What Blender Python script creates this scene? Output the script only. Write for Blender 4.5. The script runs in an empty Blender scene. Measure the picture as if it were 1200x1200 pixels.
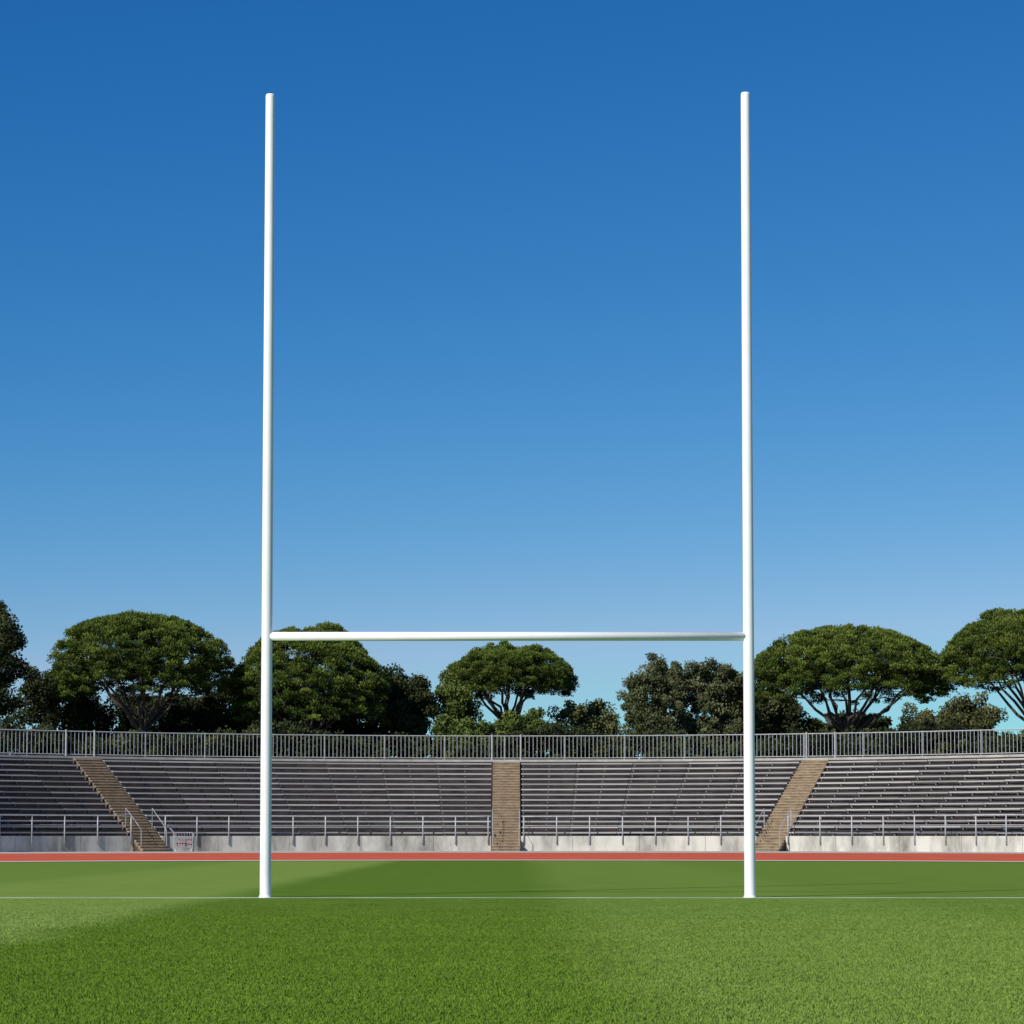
import bpy, math, random
import numpy as np
from mathutils import Vector
random.seed(7); rng=np.random.default_rng(11)
sc=bpy.context.scene
sc.view_settings.view_transform='Standard'; sc.view_settings.look='None'; sc.view_settings.exposure=0

# ---------------------------------------------------------------- materials
def newmat(name):
    m=bpy.data.materials.new(name); m.use_nodes=True
    nt=m.node_tree; b=nt.nodes['Principled BSDF']; return m,nt,b
def N(nt,t,**k):
    n=nt.nodes.new(t)
    for a,v in k.items(): setattr(n,a,v)
    return n
def ramp(nt,stops,interp='LINEAR'):
    r=N(nt,'ShaderNodeValToRGB'); e=r.color_ramp.elements; r.color_ramp.interpolation=interp
    while len(e)<len(stops): e.new(0.5)
    for i,(p,c) in enumerate(stops):
        e[i].position=p; e[i].color=(c[0],c[1],c[2],1) if not isinstance(c,float) else (c,c,c,1)
    return r
def noisy(name,c1,c2,scale=2.0,rough=0.8,detail=6,bump=0.0,scale_xyz=(1,1,1),metal=0.0,p=(0.35,0.65),spec=.5):
    m,nt,b=newmat(name)
    g=N(nt,'ShaderNodeNewGeometry'); mp=N(nt,'ShaderNodeMapping'); mp.inputs['Scale'].default_value=scale_xyz
    nt.links.new(g.outputs['Position'],mp.inputs['Vector'])
    n=N(nt,'ShaderNodeTexNoise'); n.inputs['Scale'].default_value=scale; n.inputs['Detail'].default_value=detail
    n.inputs['Roughness'].default_value=0.65
    nt.links.new(mp.outputs[0],n.inputs['Vector'])
    r=ramp(nt,[(p[0],c1),(p[1],c2)]); nt.links.new(n.outputs['Fac'],r.inputs[0])
    nt.links.new(r.outputs[0],b.inputs['Base Color'])
    b.inputs['Roughness'].default_value=rough; b.inputs['Metallic'].default_value=metal
    b.inputs['Specular IOR Level'].default_value=spec
    if bump>0:
        bp=N(nt,'ShaderNodeBump'); bp.inputs['Strength'].default_value=bump; bp.inputs['Distance'].default_value=0.02
        nt.links.new(n.outputs['Fac'],bp.inputs['Height']); nt.links.new(bp.outputs[0],b.inputs['Normal'])
    return m
M_white=noisy('white_paint',(.82,.82,.81),(.88,.88,.87),3,0.5,spec=.3)
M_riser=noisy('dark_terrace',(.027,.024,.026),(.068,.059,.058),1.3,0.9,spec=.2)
M_wall=noisy('wall_concrete',(.19,.175,.15),(.58,.55,.48),0.9,0.9,scale_xyz=(1,1,0.35),p=(.32,.60))
M_conc=noisy('concrete',(.34,.32,.28),(.50,.47,.42),1.4,0.9,spec=.1)
M_step=noisy('stair_stone',(.13,.09,.055),(.28,.20,.125),2.5,0.9)
M_metal=noisy('galvanised_steel',(.30,.31,.32),(.44,.45,.46),6,0.5,metal=0.1)
M_dmetal=noisy('weathered_steel',(.10,.10,.105),(.18,.18,.185),6,0.6,metal=0.1)
M_bark=noisy('bark',(.040,.030,.024),(.10,.078,.062),7,0.95,bump=.6,scale_xyz=(1,1,.3))
M_soil=noisy('dry_grass',(.05,.06,.025),(.13,.12,.06),.6,1.0)
def plankmat():
    m,nt,b=newmat('bench_plank')
    a=N(nt,'ShaderNodeAttribute',attribute_name='tone')
    r=ramp(nt,[(0,(.17,.162,.155)),(.5,(.345,.332,.315)),(1,(.53,.51,.475))]); nt.links.new(a.outputs['Fac'],r.inputs[0])
    nt.links.new(r.outputs[0],b.inputs['Base Color']); b.inputs['Roughness'].default_value=.8
    b.inputs['Specular IOR Level'].default_value=.2
    return m
M_plank=plankmat()
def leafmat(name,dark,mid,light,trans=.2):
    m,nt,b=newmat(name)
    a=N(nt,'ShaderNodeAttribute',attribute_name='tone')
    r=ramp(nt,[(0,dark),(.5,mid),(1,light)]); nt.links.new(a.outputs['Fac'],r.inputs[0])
    nt.links.new(r.outputs[0],b.inputs['Base Color']); b.inputs['Roughness'].default_value=.8
    b.inputs['Specular IOR Level'].default_value=.1
    t=N(nt,'ShaderNodeBsdfTranslucent'); nt.links.new(r.outputs[0],t.inputs[0])
    mx=N(nt,'ShaderNodeMixShader'); mx.inputs[0].default_value=trans
    out=[n for n in nt.nodes if n.type=='OUTPUT_MATERIAL'][0]
    nt.links.new(b.outputs[0],mx.inputs[1]); nt.links.new(t.outputs[0],mx.inputs[2]); nt.links.new(mx.outputs[0],out.inputs[0])
    return m
M_pine=leafmat('pine_needles',(.012,.022,.007),(.070,.108,.020),(.190,.245,.042))
M_oak=leafmat('oak_leaves',(.018,.025,.011),(.046,.060,.023),(.115,.128,.045))
M_olive=leafmat('grey_green_leaves',(.030,.042,.018),(.095,.112,.048),(.19,.20,.10))
M_shrub=leafmat('shrub_leaves',(.032,.052,.012),(.085,.122,.03),(.17,.22,.05))
M_dry=leafmat('dry_shrub_leaves',(.05,.055,.025),(.13,.14,.05),(.25,.25,.10))

def grassmat(name,bump,k=(1,1,1)):
    m,nt,b=newmat(name); L=nt.links.new
    g=N(nt,'ShaderNodeNewGeometry'); sp=N(nt,'ShaderNodeSeparateXYZ'); L(g.outputs['Position'],sp.inputs[0])
    nw=N(nt,'ShaderNodeTexNoise'); nw.inputs['Scale'].default_value=.5; nw.inputs['Detail'].default_value=3; L(g.outputs['Position'],nw.inputs['Vector'])
    ad=N(nt,'ShaderNodeMath',operation='MULTIPLY_ADD'); L(nw.outputs['Fac'],ad.inputs[0]); ad.inputs[1].default_value=.6; L(sp.outputs['X'],ad.inputs[2])
    mr=N(nt,'ShaderNodeMapRange'); mr.inputs['From Min'].default_value=-10; mr.inputs['From Max'].default_value=10; L(ad.outputs[0],mr.inputs['Value'])
    st=ramp(nt,[(0,.45),(.12,.5),(.16,.85),(.33,.85),(.36,0.),(.525,.03),(.56,.46),(.70,.50),(.74,.32),(1,.35)])  # mowing bands: light off leaning blades put into the base colour
    L(mr.outputs[0],st.inputs[0])
    n1=N(nt,'ShaderNodeTexNoise'); n1.inputs['Scale'].default_value=1.1; n1.inputs['Detail'].default_value=8; n1.inputs['Roughness'].default_value=.7; L(g.outputs['Position'],n1.inputs['Vector'])
    n2=N(nt,'ShaderNodeTexNoise'); n2.inputs['Scale'].default_value=60; n2.inputs['Detail'].default_value=3; L(g.outputs['Position'],n2.inputs['Vector'])
    S=lambda c:tuple(min(1,v*q) for v,q in zip(c,k))
    cd=ramp(nt,[(.3,S((.092,.165,.014))),(.7,S((.155,.245,.030)))]); cl=ramp(nt,[(.3,S((.195,.285,.060))),(.7,S((.290,.378,.105)))])
    av=N(nt,'ShaderNodeMix',data_type='FLOAT'); av.inputs[0].default_value=.45; L(n1.outputs['Fac'],av.inputs[2]); L(n2.outputs['Fac'],av.inputs[3])
    L(av.outputs[0],cd.inputs[0]); L(av.outputs[0],cl.inputs[0])
    mx=N(nt,'ShaderNodeMix',data_type='RGBA'); L(st.outputs[0],mx.inputs[0]); L(cd.outputs[0],mx.inputs[6]); L(cl.outputs[0],mx.inputs[7])
    s=N(nt,'ShaderNodeMath',operation='SUBTRACT'); L(sp.outputs['Y'],s.inputs[0]); s.inputs[1].default_value=29.80
    ab=N(nt,'ShaderNodeMath',operation='ABSOLUTE'); L(s.outputs[0],ab.inputs[0])
    lt=N(nt,'ShaderNodeMath',operation='LESS_THAN'); L(ab.outputs[0],lt.inputs[0]); lt.inputs[1].default_value=.13
    ml=N(nt,'ShaderNodeMath',operation='MULTIPLY'); L(lt.outputs[0],ml.inputs[0])
    wr=ramp(nt,[(.35,.25),(.6,.75)]); L(n1.outputs['Fac'],wr.inputs[0]); L(wr.outputs[0],ml.inputs[1])
    m2=N(nt,'ShaderNodeMix',data_type='RGBA'); L(ml.outputs[0],m2.inputs[0]); L(mx.outputs[2],m2.inputs[6]); m2.inputs[7].default_value=(.7,.72,.66,1)
    L(m2.outputs[2],b.inputs['Base Color']); b.inputs['Roughness'].default_value=.9; b.inputs['Specular IOR Level'].default_value=.05
    if bump:
        bp=N(nt,'ShaderNodeBump'); bp.inputs['Strength'].default_value=.5; bp.inputs['Distance'].default_value=.02
        L(n2.outputs['Fac'],bp.inputs['Height']); L(bp.outputs[0],b.inputs['Normal'])
    return m
M_ground=grassmat('turf_ground',True,(.76,.82,.58)); M_blade=grassmat('turf_blades',False)

# ---------------------------------------------------------------- mesh helpers
class MB:
    def __init__(s): s.v=[]; s.f=[]; s.mi=[]; s.t=[]
    def box(s,x0,x1,y0,y1,z0,z1,tone=.5,mi=0):
        b=len(s.v); s.v+=[(x0,y0,z0),(x1,y0,z0),(x1,y1,z0),(x0,y1,z0),(x0,y0,z1),(x1,y0,z1),(x1,y1,z1),(x0,y1,z1)]
        s.f+=[(b,b+3,b+2,b+1),(b+4,b+5,b+6,b+7),(b,b+1,b+5,b+4),(b+1,b+2,b+6,b+5),(b+2,b+3,b+7,b+6),(b+3,b,b+4,b+7)]
        s.mi+=[mi]*6; s.t+=[tone]*8
    def tube(s,pts,rad,sides=6,tone=.5,mi=0,caps=True):
        pts=[Vector(p) for p in pts]
        if not hasattr(rad,'__len__'): rad=[rad]*len(pts)
        b=len(s.v); n=len(pts)
        for i,p in enumerate(pts):
            d=(pts[min(i+1,n-1)]-pts[max(i-1,0)]).normalized()
            u=d.cross(Vector((0,0,1)) if abs(d.z)<.9 else Vector((0,1,0))).normalized(); w=d.cross(u)
            for k in range(sides):
                a=2*math.pi*k/sides; q=p+(u*math.cos(a)+w*math.sin(a))*rad[i]; s.v.append(tuple(q)); s.t.append(tone)
        for i in range(n-1):
            for k in range(sides):
                k2=(k+1)%sides
                s.f.append((b+i*sides+k,b+i*sides+k2,b+(i+1)*sides+k2,b+(i+1)*sides+k)); s.mi.append(mi)
        if caps:
            s.f.append(tuple(b+k for k in range(sides))[::-1]); s.f.append(tuple(b+(n-1)*sides+k for k in range(sides))); s.mi+=[mi,mi]
    def sweep(s,prof,p0,p1,c,hw0=0,hw1=0,step=2.0,tone=.5,mi=0):
        n=max(1,int(abs(p1-p0)/step)); b=len(s.v); m=len(prof)
        for i in range(n+1):
            t=i/n
            for r,z in prof:
                a0=math.radians(p0)+hw0/r; a1=math.radians(p1)-hw1/r; a=a0+(a1-a0)*t
                s.v.append((CX+r*math.sin(a),c+r*math.cos(a),z)); s.t.append(tone)
        for i in range(n):
            for k in range(m):
                k2=(k+1)%m; s.f.append((b+i*m+k,b+i*m+k2,b+(i+1)*m+k2,b+(i+1)*m+k)); s.mi.append(mi)
        s.f.append(tuple(b+k for k in range(m))[::-1]); s.f.append(tuple(b+n*m+k for k in range(m))); s.mi+=[mi,mi]
    def build(s,name,mats,parent=None,smooth=False,tone=False):
        me=bpy.data.meshes.new(name); me.from_pydata(s.v,[],s.f); 
        for m in mats: me.materials.append(m)
        me.polygons.foreach_set('material_index',s.mi)
        if tone:
            a=me.attributes.new('tone','FLOAT','POINT'); a.data.foreach_set('value',s.t)
        if smooth: me.polygons.foreach_set('use_smooth',[True]*len(me.polygons))
        me.update(); o=bpy.data.objects.new(name,me); sc.collection.objects.link(o)
        if parent: o.parent=parent
        import bmesh
        bm=bmesh.new(); bm.from_mesh(me); bmesh.ops.recalc_face_normals(bm,faces=bm.faces); bm.to_mesh(me); bm.free()
        return o
def empty(name,loc=(0,0,0)):
    e=bpy.data.objects.new(name,None); sc.collection.objects.link(e); e.empty_display_size=.5; return e

CX=-0.28; CC=89.0; R=31.0
# ---------------------------------------------------------------- ground
g=MB(); g.v=[(-1500,-1500,0),(1500,-1500,0),(1500,1500,0),(-1500,1500,0)]; g.f=[(0,1,2,3)]; g.mi=[0]; g.t=[0]*4
g.build('ground',[M_ground])
def patch(name,n,seed,size=2.0,hs=(.010,.024),w=.0035,lean=.008):
    r=np.random.default_rng(seed)
    x=r.uniform(-size/2,size/2,n); y=r.uniform(-size/2,size/2,n); a=r.uniform(0,2*np.pi,n)
    h=r.uniform(hs[0],hs[1],n); ln=r.normal(0,lean,(n,2)); v=np.zeros((n,3,3))
    v[:,0,0]=x-np.cos(a)*w; v[:,0,1]=y-np.sin(a)*w; v[:,1,0]=x+np.cos(a)*w; v[:,1,1]=y+np.sin(a)*w
    v[:,2,0]=x+ln[:,0]; v[:,2,1]=y+ln[:,1]; v[:,2,2]=h; v[:,0:2,2]=.001
    me=bpy.data.meshes.new(name); me.vertices.add(3*n); me.loops.add(3*n); me.polygons.add(n)
    me.vertices.foreach_set('co',v.ravel()); me.loops.foreach_set('vertex_index',np.arange(3*n,dtype=np.int32))
    me.polygons.foreach_set('loop_start',np.arange(0,3*n,3,dtype=np.int32)); me.update(); me.validate()
    me.materials.append(M_blade); return me
PN=[patch('grass_patch',30000,s,hs=(.006,.015),w=.0028,lean=.006) for s in (1,2)]
dens={9:20000,10:16000,11:12000,12:8500,13:5000,14:2200}
PD={k:patch('grass_patch',n,20+k,hs=(.005,.012) if k<12 else (.004,.008),w=.003,lean=.006) for k,n in dens.items()}
GR=empty('grass')
for iy in range(4,15):
    hx=int(((iy*2+2)*.2+3)//2)+1
    for ix in range(-hx,hx+1):
        o=bpy.data.objects.new('grass_patch',random.choice(PN) if iy<9 else PD[iy]); sc.collection.objects.link(o)
        o.location=(ix*2,iy*2,0); o.rotation_euler[2]=random.randint(0,3)*math.pi/2; o.parent=GR

# ---------------------------------------------------------------- track and apron
def outline(c,r,ys=-40,n=60):
    pts=[(-r,ys)]
    for i in range(n+1):
        a=-math.pi/2+math.pi*i/n; pts.append((r*math.sin(a),c+r*math.cos(a)))
    pts.append((r,ys)); return pts
def band(mb,A,B,z):
    b=len(mb.v); n=len(A)
    mb.v+=[(x,y,z) for x,y in A]+[(x,y,z) for x,y in B]; mb.t+=[.5]*(2*n)
    for i in range(n-1): mb.f.append((b+i,b+i+1,b+n+i+1,b+n+i)); mb.mi.append(0)
I=outline(49,25); O=outline(69,38)
lerp=lambda t:[(a[0]+(b[0]-a[0])*t,a[1]+(b[1]-a[1])*t) for a,b in zip(I,O)]
M_track=noisy('track_rubber',(.46,.080,.038),(.58,.115,.058),.8,.95,spec=.03)
M_line=noisy('line_paint',(.70,.69,.66),(.82,.82,.80),3,.7)
t=MB(); band(t,I,O,.008); t.build('running_track',[M_track])
t=MB(); band(t,lerp(-.02),lerp(.024),.014)
for k in (.30,.62): band(t,lerp(k),lerp(k+.004),.014)
t.build('track_lines',[M_line])
t=MB(); band(t,O,outline(88,32.5),.004); t.build('pavement',[M_conc])

# ---------------------------------------------------------------- stand
stand=empty('stadium_bleachers')
AIS=[-62,-31.5,0,23.2,52]; HW=.68; NR=14; TR=.5; RI=.262; Z0=.70; RB=R+.15
secs=[(-84,-62),(-62,-31.5),(-31.5,0),(0,23.2),(23.2,52),(52,80)]
ter=MB(); pl=MB(); br=MB()
for p0,p1 in secs:
    prof=[(R,0.0),(R,Z0)]
    for i in range(NR):
        r=RB+i*TR; prof.append((r+TR,Z0+i*RI)) ; prof.append((r+TR,Z0+(i+1)*RI))
    rt=RB+NR*TR
    prof+= [(rt+1.2,Z0+NR*RI),(rt+1.2,0.0)]
    ter.sweep(prof,p0,p1,CC,HW,HW)
    ph=[random.uniform(0,6) for _ in range(3)]
    for i in range(NR):
        r=RB+i*TR; z=Z0+i*RI
        a0=math.radians(p0)+(HW+.04)/r; a1=math.radians(p1)-(HW+.04)/r
        n=max(1,round((a1-a0)*35/2.4))
        row=random.uniform(-.08,.08)
        for k in range(n):
            b0=a0+(a1-a0)*k/n+.012/r; b1=a0+(a1-a0)*(k+1)/n-.012/r
            dz=random.gauss(0,.005); dr=random.gauss(0,.006)
            tone=min(1,max(0,.5+row+.09*math.sin(k*1.7+ph[0])+random.gauss(0,.15)))
            pl.sweep([(r+.03+dr,z+.115+dz),(r+.03+dr,z+.18+dz),(r+.33+dr,z+.18+dz),(r+.33+dr,z+.115+dz)],math.degrees(b0),math.degrees(b1),CC,step=1.5,tone=tone)
            for f in (.02,.5):
                bb=b0+(b1-b0)*f; br.sweep([(r+.08,z),(r+.08,z+.115),(r+.27,z+.115),(r+.27,z)],math.degrees(bb),math.degrees(bb)+.10,CC,step=5)
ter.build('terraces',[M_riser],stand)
pl.build('bench_planks',[M_plank],stand,tone=True)
br.build('bench_brackets',[M_dmetal],stand)
st=MB(); M_step2=noisy('stair_nosing',(.27,.21,.135),(.44,.35,.24),3,.9)
for a in AIS:
    ns=int((Z0+NR*RI)/(RI/2)+.01); dz=RI/2; 
    for k in range(ns):
        z=(k+1)*dz
        r0=RB+(z-Z0-dz)/RI*TR
        hw=HW-.012
        st.sweep([(r0,0 if k<6 else z-dz*2.5),(r0,z-.03),(r0+1.0,z-.03),(r0+1.0,0 if k<6 else z-dz*2.5)],a,a,CC,-hw,-hw,tone=.5,mi=0)
        st.sweep([(r0-.02,z-.03),(r0-.02,z),(r0+.30,z),(r0+.30,z-.03)],a,a,CC,-hw,-hw,mi=1)
    rt=RB+NR*TR
    st.sweep([(rt-.2,3.6),(rt-.2,Z0+NR*RI-.004),(rt+1.2,Z0+NR*RI-.004),(rt+1.2,3.6)],a,a,CC,-hw,-hw,mi=0)
st.build('aisle_stairs',[M_step,M_step2],stand)
kb=MB(); kb.sweep([(38.75,4.3),(38.75,4.50),(39.15,4.50),(39.15,4.3)],-84,80,CC); kb.build('top_kerb',[M_conc],stand)
w=MB()
for p0,p1 in secs:
    n=max(1,round((p1-p0)*math.pi/180*R/3.2))
    for k in range(n):
        q0=p0+(p1-p0)*k/n; q1=p0+(p1-p0)*(k+1)/n
        w.sweep([(R-.22,0.0),(R-.22,.70),(R-.004,.70),(R-.004,0.0)],q0,q1,CC,HW+.02 if k==0 else .008,HW+.02 if k==n-1 else .008)
w.build('concrete_wall',[M_wall])
rl=MB()
def P3(r,a,z): return (CX+r*math.sin(a),CC+r*math.cos(a),z)
for p0,p1 in secs:
    rr=R-.26; a0=math.radians(p0)+(HW+.15)/rr; a1=math.radians(p1)-(HW+.15)/rr
    n=max(2,round((a1-a0)*rr/1.55)); 
    for k in range(n+1):
        a=a0+(a1-a0)*k/n; rl.tube([P3(rr,a,.30),P3(rr,a,1.62)],.032,5)
    m=n*3
    for z,rad in ((1.60,.026),(1.18,.016)):
        rl.tube([P3(rr,a0+(a1-a0)*k/m,z) for k in range(m+1)],rad,5)
rl.build('guard_rail',[M_metal],smooth=True)
hr=MB()
for a in AIS:
    for sgn in (-1,1):
        aa=math.radians(a)+sgn*(HW-.05)/R
        hr.tube([P3(R-.9,aa,.1),P3(R-.9,aa,.95),P3(R-.55,aa,1.2),P3(R+.8,aa,1.95),P3(R+.8,aa,1.0)],.018,5)
hr.build('stair_handrail',[M_metal])
fn=MB(); rf=38.95; a0=math.radians(-84); a1=math.radians(80); nb=int((a1-a0)*rf/.2)
for k in range(nb+1):
    a=a0+(a1-a0)*k/nb; fn.tube([P3(rf,a,4.56),P3(rf,a,5.66)],.017,4,caps=False)
m=200
for z,rad in ((5.68,.028),(4.58,.022)):
    fn.tube([P3(rf,a0+(a1-a0)*k/m,z) for k in range(m+1)],rad,5)
a=a0
while a<a1:
    fn.tube([P3(rf,a,4.4),P3(rf,a,5.72)],.022,6); a+=3.0/rf
for A in AIS:
    for sgn in (-1,1):
        aa=math.radians(A)+sgn*.72/rf; fn.tube([P3(rf-.03,aa,4.4),P3(rf-.03,aa,5.76)],.045,6)
fn.build('metal_fence',[M_metal])

tb=MB(); tb.sweep([(39.36,0.0),(39.36,4.34),(60,4.3),(120,4.2),(160,0.0)],-100,100,CC,step=4); tb.build('hillside_terrain',[M_soil])

# ---------------------------------------------------------------- goal posts
gp=empty('rugby_goal_posts')
for i,x,h in ((1,-2.88,9.53),(2,2.78,9.55)):
    b=MB(); r=.066
    b.tube([(x,30,0),(x,30,.02),(x,30,5),(x,30,h-.02),(x,30,h)],[r,r,r-.004,r-.012,r-.018],24); b.build('upright_%d'%i,[M_white],gp,smooth=True)
    c=MB(); c.tube([(x,30,.0),(x,30,.02)],[.078,.072],20); c.build('ground_socket_%d'%i,[M_white],gp)
b=MB(); b.tube([(-2.86,30,3.055),(2.76,30,3.055)],.052,20); b.build('crossbar',[M_white],gp,smooth=True)

# ---------------------------------------------------------------- foliage
def leaves(name,C,Rr,T,per,size,mat,parent,needle=False,shell=.55):
    C=np.array(C);Rr=np.array(Rr);T=np.array(T); n=len(C); K=n*per
    c=np.repeat(C,per,0); rr=np.repeat(Rr,per,0); tt=np.repeat(T,per)
    d=rng.normal(size=(K,3)); d/=np.linalg.norm(d,axis=1)[:,None]
    if needle: d[:,2]=np.where(d[:,2]<-.4,-d[:,2],d[:,2])
    u=shell+(1-shell)*rng.uniform(0,1,K)**.6; u*=1+rng.normal(0,.09,K)
    p=c+d*rr*u[:,None]
    if needle:
        ax=d+np.array([0,0,.5])+rng.normal(0,.35,(K,3))
    else:
        ax=rng.normal(size=(K,3))+d*.3
    ax/=np.linalg.norm(ax,axis=1)[:,None]
    q=np.cross(ax,rng.normal(size=(K,3))); q/=np.linalg.norm(q,axis=1)[:,None]
    s=size*rng.uniform(.6,1.35,K)[:,None]; wd=(.22 if needle else .45)
    v=np.stack([p-ax*s*.5,p+q*s*wd,p+ax*s*.5,p-q*s*wd],1).reshape(-1,3)
    tone=np.clip(tt+rng.normal(0,.07,K)+(.26 if needle else .18)*d[:,2],0,1)  # sunlit tops and shaded undersides of clumps painted into the tone
    me=bpy.data.meshes.new(name); me.vertices.add(4*K); me.loops.add(4*K); me.polygons.add(K)
    me.vertices.foreach_set('co',v.ravel()); me.loops.foreach_set('vertex_index',np.arange(4*K,dtype=np.int32))
    me.polygons.foreach_set('loop_start',np.arange(0,4*K,4,dtype=np.int32)); me.update()
    a=me.attributes.new('tone','FLOAT','POINT'); a.data.foreach_set('value',np.repeat(tone,4).astype(np.float32))
    me.materials.append(mat); o=bpy.data.objects.new(name,me); sc.collection.objects.link(o); o.parent=parent
ZB=4.3
def limb(mb,p0,p1,r0,r1,sag=.25,n=6,jit=.1):
    p0=Vector(p0);p1=Vector(p1);L=(p1-p0).length; pts=[];rad=[]
    for i in range(n+1):
        t=i/n; p=p0.lerp(p1,t)
        p.z-=sag*L*math.sin(math.pi*t)*.35
        if 0<i<n: p+=Vector([random.gauss(0,jit*L*.06) for _ in range(3)])
        pts.append(p); rad.append(r0+(r1-r0)*t)
    mb.tube(pts,rad,6,caps=False); return pts
def umbrella_pine(x,y,top,rx,bot,fork=6.4,n=900,per=160,lean=0,seed=0,under=.22,ex=2.7):
    random.seed(seed); e=empty('umbrella_pine'); C=[];Rr=[];T=[]
    H=(top-bot)
    lob=[(random.uniform(0,6.28),random.uniform(.1,.95),random.uniform(.10,.20),random.uniform(-.8,.55)) for _ in range(36)]
    p1,p2=random.uniform(0,6),random.uniform(0,6)
    def rimf(a): return 1+.05*math.sin(3*a+p1)+.035*math.sin(7*a+p2)
    def domez(px,py):
        rho=min(1,math.hypot(px,py)); z=bot+H*.22+H*.74*(1-rho**ex)**.6
        for la,l,wd_,k in lob:
            dd=math.hypot(px-l*math.cos(la),py-l*math.sin(la)); z+=k*.5*math.exp(-(dd/wd_)**2)
        return z
    for i in range(n):
        a=random.uniform(0,6.283); rho=random.random()**.45*.97
        px,py=rho*math.cos(a),rho*math.sin(a); f=rimf(a)
        q=random.uniform(.22,.44); lay=random.random()
        z=min(domez(px,py),top+.1)-q*.8; dark=0
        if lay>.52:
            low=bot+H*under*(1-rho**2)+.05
            z=low+(z-low)*random.uniform(0,.9); dark=.2  # inner and lower puffs darkened: crown shade painted into their tone
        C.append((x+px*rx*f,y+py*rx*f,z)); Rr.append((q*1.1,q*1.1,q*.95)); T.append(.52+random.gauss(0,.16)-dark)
    for i in range(130):
        a=random.uniform(0,6.283); rho=random.uniform(.86,1.0)*rimf(a); q=random.uniform(.22,.38)
        C.append((x+rho*math.cos(a)*rx,y+rho*math.sin(a)*rx,bot+random.uniform(-.03,.42)*H)); Rr.append((q*1.2,q*1.2,q*.8)); T.append(.42+random.gauss(0,.15))
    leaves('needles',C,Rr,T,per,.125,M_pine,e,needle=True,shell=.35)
    wd=MB(); base=Vector((x+lean,y,ZB-.1)); fk=Vector((x+lean*.6,y,fork))
    wd.tube([base,base.lerp(fk,.5)+Vector((.05,0,0)),fk],[.32,.26,.22],9)
    idx=random.sample(range(n),120); mains=[]
    for j in range(12):
        a=j/12*6.283+random.uniform(-.2,.2); l=random.uniform(.35,.82)
        tgt=Vector((x+l*rx*math.cos(a),y+l*rx*math.sin(a),bot+H*random.uniform(.22,.42)))
        mains.append(limb(wd,fk-Vector((0,0,random.uniform(0,.45))),tgt,.11,.045,.12,jit=.35))
    mains.append(limb(wd,fk,(x,y,bot+H*.5),.13,.05,0,jit=.3))
    for j in idx:
        c=Vector(C[j]); best=min((p for mm in mains for p in mm[2:]),key=lambda p:(p-c).length+(2 if p.z>c.z else 0))
        limb(wd,best,c-Vector((0,0,.1)),.038,.012,.05,n=4,jit=.35)
    wd.build('trunk_and_limbs',[M_bark],e,smooth=True)
def broad_tree(name,x,y,top,rx,bot,mat,n=90,per=260,q0=(.4,.75),tone=.5,leaf=.14,lobes=5,seed=0,trunk=True,main=.42):
    random.seed(seed); e=empty(name); C=[];Rr=[];T=[]
    H=top-bot; L=[(0,0,bot+H*.5,rx*.9,H*.5)]
    for k in range(lobes):
        a=random.uniform(0,6.283); rr=rx*random.uniform(.38,.58); zz=bot+H*random.uniform(.25,.82)
        L.append((math.cos(a)*(rx-rr),math.sin(a)*(rx-rr),min(zz,top-rr*.9),rr,rr*random.uniform(.85,1.2)))
    for i in range(n):
        lx,ly,lz,lr,lh=L[0] if random.random()<main else random.choice(L[1:] or L)
        d=Vector([random.gauss(0,1) for _ in range(3)]).normalized(); u=random.uniform(.5,.93); q=random.uniform(*q0)
        C.append((x+lx+d.x*lr*u,y+ly+d.y*lr*u,max(lz+d.z*(lh*u),ZB+.3)));Rr.append((q,q,q*.85)); T.append(tone+random.gauss(0,.15))
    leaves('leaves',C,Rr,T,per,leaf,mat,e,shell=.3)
    if trunk:
        wd=MB(); fk=Vector((x,y,ZB+(bot-ZB)*.5+.8)); wd.tube([(x,y,ZB-.1),fk],[.3,.22],8)
        for j in random.sample(range(n),min(n,16)): limb(wd,fk,C[j],.12,.02,.1,jit=.4)
        wd.build('trunk_and_limbs',[M_bark],e,smooth=True)

umbrella_pine(-20.4,140,13.15,4.85,8.3,fork=6.7,lean=.3,seed=3,n=950)
umbrella_pine(-11.4,143,12.6,4.4,7.1,fork=6.3,seed=5,n=1000,under=.08,ex=2.4)
umbrella_pine(-.25,150,12.05,3.8,9.0,fork=7.3,seed=8,n=600)
umbrella_pine(18.5,140,12.15,5.3,8.2,fork=6.2,lean=-.3,seed=12,n=1000)
umbrella_pine(27.9,138,12.95,4.65,8.7,fork=6.5,seed=17,n=850,lean=.8)
broad_tree('holm_oak',-28.6,137,13.9,3.3,5.0,M_oak,n=180,seed=21)
broad_tree('holm_oak',-25.9,146,10.3,2.9,4.8,M_oak,n=120,seed=22,tone=.34)
broad_tree('holm_oak',-15.9,149,10.9,3.2,4.8,M_oak,n=140,seed=23,tone=.34)
broad_tree('holm_oak',-6.3,146,10.25,2.3,4.8,M_oak,n=120,seed=24,tone=.48)
broad_tree('holm_oak',-21,150,9.2,4.6,4.8,M_oak,n=200,seed=34,tone=.25)
broad_tree('holm_oak',-11,151,9.0,4.2,4.8,M_oak,n=160,seed=35,tone=.25)
broad_tree('laurel_tree',-3.5,148,10.0,1.7,4.8,M_shrub,n=60,seed=25)
broad_tree('olive_tree',8.0,142,10.9,2.45,4.6,M_olive,n=330,per=170,q0=(.25,.5),seed=26,lobes=4,leaf=.11,tone=.55,main=.65)
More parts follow.
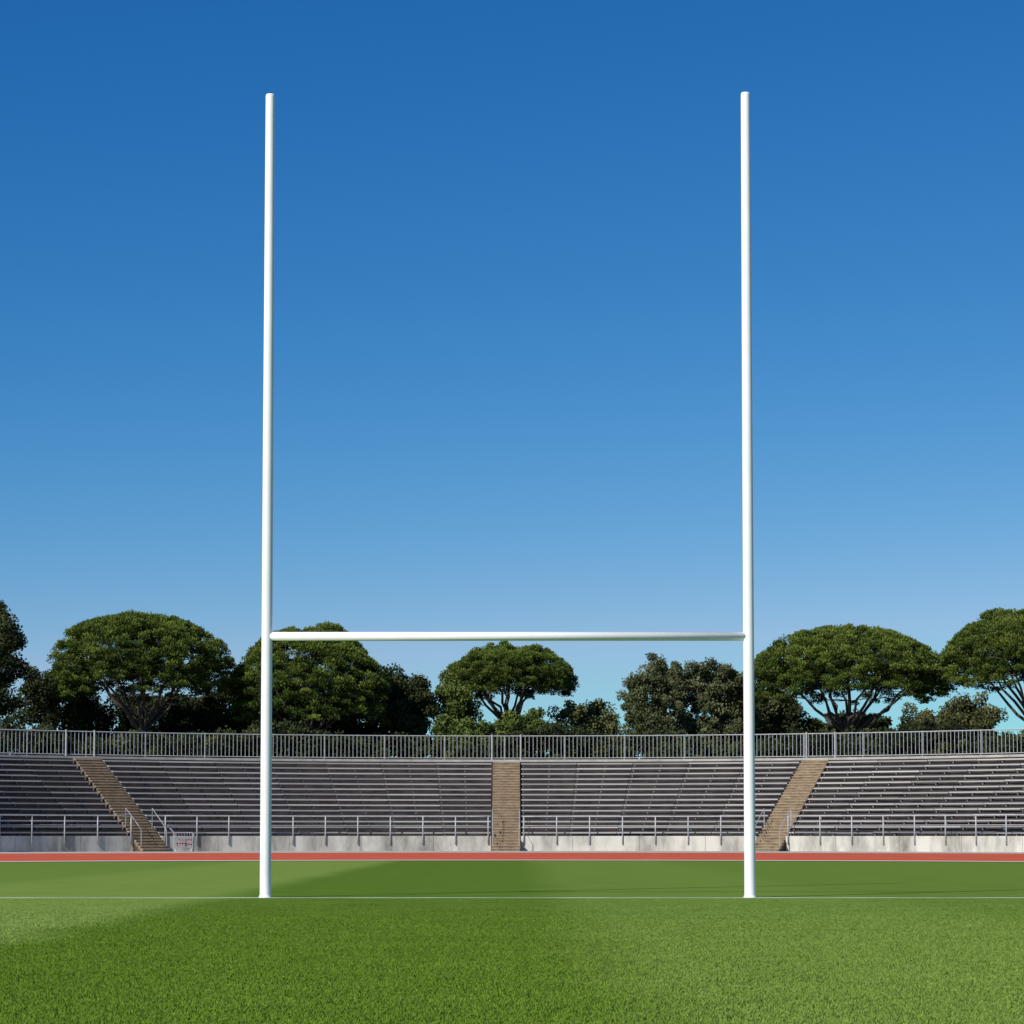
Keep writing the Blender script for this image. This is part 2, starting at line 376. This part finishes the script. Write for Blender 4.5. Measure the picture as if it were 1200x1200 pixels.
broad_tree('olive_tree',11.5,142.5,10.6,2.4,4.6,M_olive,n=320,per=170,q0=(.25,.5),seed=27,lobes=4,leaf=.11,tone=.55,main=.65)
broad_tree('olive_tree',14.7,147,9.8,2.2,4.6,M_olive,n=140,seed=28,tone=.4)
broad_tree('shrub',-2.6,135.5,7.15,1.7,4.4,M_shrub,n=90,q0=(.3,.5),seed=29,tone=.6,trunk=False)
broad_tree('shrub',.3,136,7.15,1.7,4.4,M_shrub,n=90,q0=(.3,.5),seed=30,tone=.6,trunk=False)
broad_tree('shrub',3.9,150,8.7,2.6,4.5,M_dry,n=150,q0=(.3,.6),seed=31,per=150,trunk=False)
broad_tree('shrub',25.5,150,8.8,3.4,4.5,M_dry,n=180,q0=(.3,.6),seed=32,per=200,tone=.33)
broad_tree('shrub',20.0,149,7.8,4.4,4.5,M_oak,n=190,q0=(.3,.6),seed=33,per=200,tone=.4)
e=empty('hedge'); C=[];Rr=[];T=[]; random.seed(44)
for i in range(1500):
    a=math.radians(random.uniform(-72,68)); r=random.uniform(43.5,48.5); q=random.uniform(.35,.7)
    hmax=1.5+.35*math.sin(a*17)+.25*math.sin(a*41)
    C.append(P3(r,a,ZB+random.uniform(.05,1)*hmax)); Rr.append((q,q,q*.8)); T.append(.36+random.gauss(0,.16))
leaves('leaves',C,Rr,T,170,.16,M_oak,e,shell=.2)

# ---------------------------------------------------------------- wire trolley beside the left aisle
cb=MB(); x,y=-14.7,114.9
for dx in (-.42,.42):
    for dy in (-.25,.25): cb.tube([(x+dx,y+dy,.12),(x+dx,y+dy,.85)],.022,5)
for z in (.2,.42,.64,.85):
    cb.tube([(x-.42,y-.25,z),(x+.42,y-.25,z),(x+.42,y+.25,z),(x-.42,y+.25,z),(x-.42,y-.25,z)],.016,4)
for k in range(8): cb.tube([(x-.42+.12*k,y-.25,.2),(x-.42+.12*k,y-.25,.85)],.009,4)
for dx in (-.36,.36):
    for dy in (-.22,.22): cb.tube([(x+dx,y+dy-.02,.07),(x+dx,y+dy+.02,.07)],.07,10)
cb.tube([(x-.42,y-.25,.85),(x-.6,y-.25,1.05),(x-.6,y+.25,1.05),(x-.42,y+.25,.85)],.02,5)
cb.box(x-.3,x+.1,y-.2,y+.1,.2,.5,mi=1); cb.box(x+.12,x+.36,y-.15,y+.18,.2,.66,mi=1)
cb.build('equipment_trolley',[M_metal,noisy('faded_pink',(.16,.07,.08),(.4,.28,.28),12,.7)])

# ---------------------------------------------------------------- camera, sun, sky
cam=bpy.data.cameras.new('camera'); co=bpy.data.objects.new('camera',cam); sc.collection.objects.link(co); sc.camera=co
cam.sensor_width=36; cam.lens=90; cam.shift_y=.156; cam.clip_end=4000
co.location=(0,0,.72); co.rotation_euler=(math.radians(90+3.66),0,0)
EL=37; hx,hy=.70,.714
s=bpy.data.lights.new('sun','SUN'); s.energy=5.0; s.angle=math.radians(.5); s.color=(1,.955,.88)
so=bpy.data.objects.new('sun',s); sc.collection.objects.link(so)
d=Vector((hx*math.cos(math.radians(EL)),hy*math.cos(math.radians(EL)),-math.sin(math.radians(EL))))
so.rotation_euler=d.to_track_quat('-Z','Y').to_euler(); so.location=(-20,-20,30)
w=bpy.data.worlds.new('World'); sc.world=w; w.use_nodes=True; nt=w.node_tree
bg=nt.nodes['Background']; sk=nt.nodes.new('ShaderNodeTexSky'); sk.sky_type='NISHITA'; sk.sun_disc=False
sk.sun_elevation=math.radians(EL); sk.sun_rotation=math.atan2(-hx,-hy)%(2*math.pi)
sk.air_density=1.0; sk.dust_density=0.0; sk.ozone_density=6.0; sk.altitude=1500
sep=nt.nodes.new('ShaderNodeSeparateColor'); cmb=nt.nodes.new('ShaderNodeCombineColor'); nt.links.new(sk.outputs[0],sep.inputs[0])
for i,(gam,k,mxv) in enumerate(((2.25,2.95,.36),(1.20,.93,.8),(.80,.84,1.2))):
    a=nt.nodes.new('ShaderNodeMath'); a.operation='MULTIPLY'; nt.links.new(sep.outputs[i],a.inputs[0]); a.inputs[1].default_value=.1
    c=nt.nodes.new('ShaderNodeMath'); c.operation='MINIMUM'; nt.links.new(a.outputs[0],c.inputs[0]); c.inputs[1].default_value=mxv
    b=nt.nodes.new('ShaderNodeMath'); b.operation='POWER'; nt.links.new(c.outputs[0],b.inputs[0]); b.inputs[1].default_value=gam
    e2=nt.nodes.new('ShaderNodeMath'); e2.operation='MULTIPLY'; nt.links.new(b.outputs[0],e2.inputs[0]); e2.inputs[1].default_value=k*10
    nt.links.new(e2.outputs[0],cmb.inputs[i])
nt.links.new(cmb.outputs[0],bg.inputs[0]); bg.inputs[1].default_value=.1
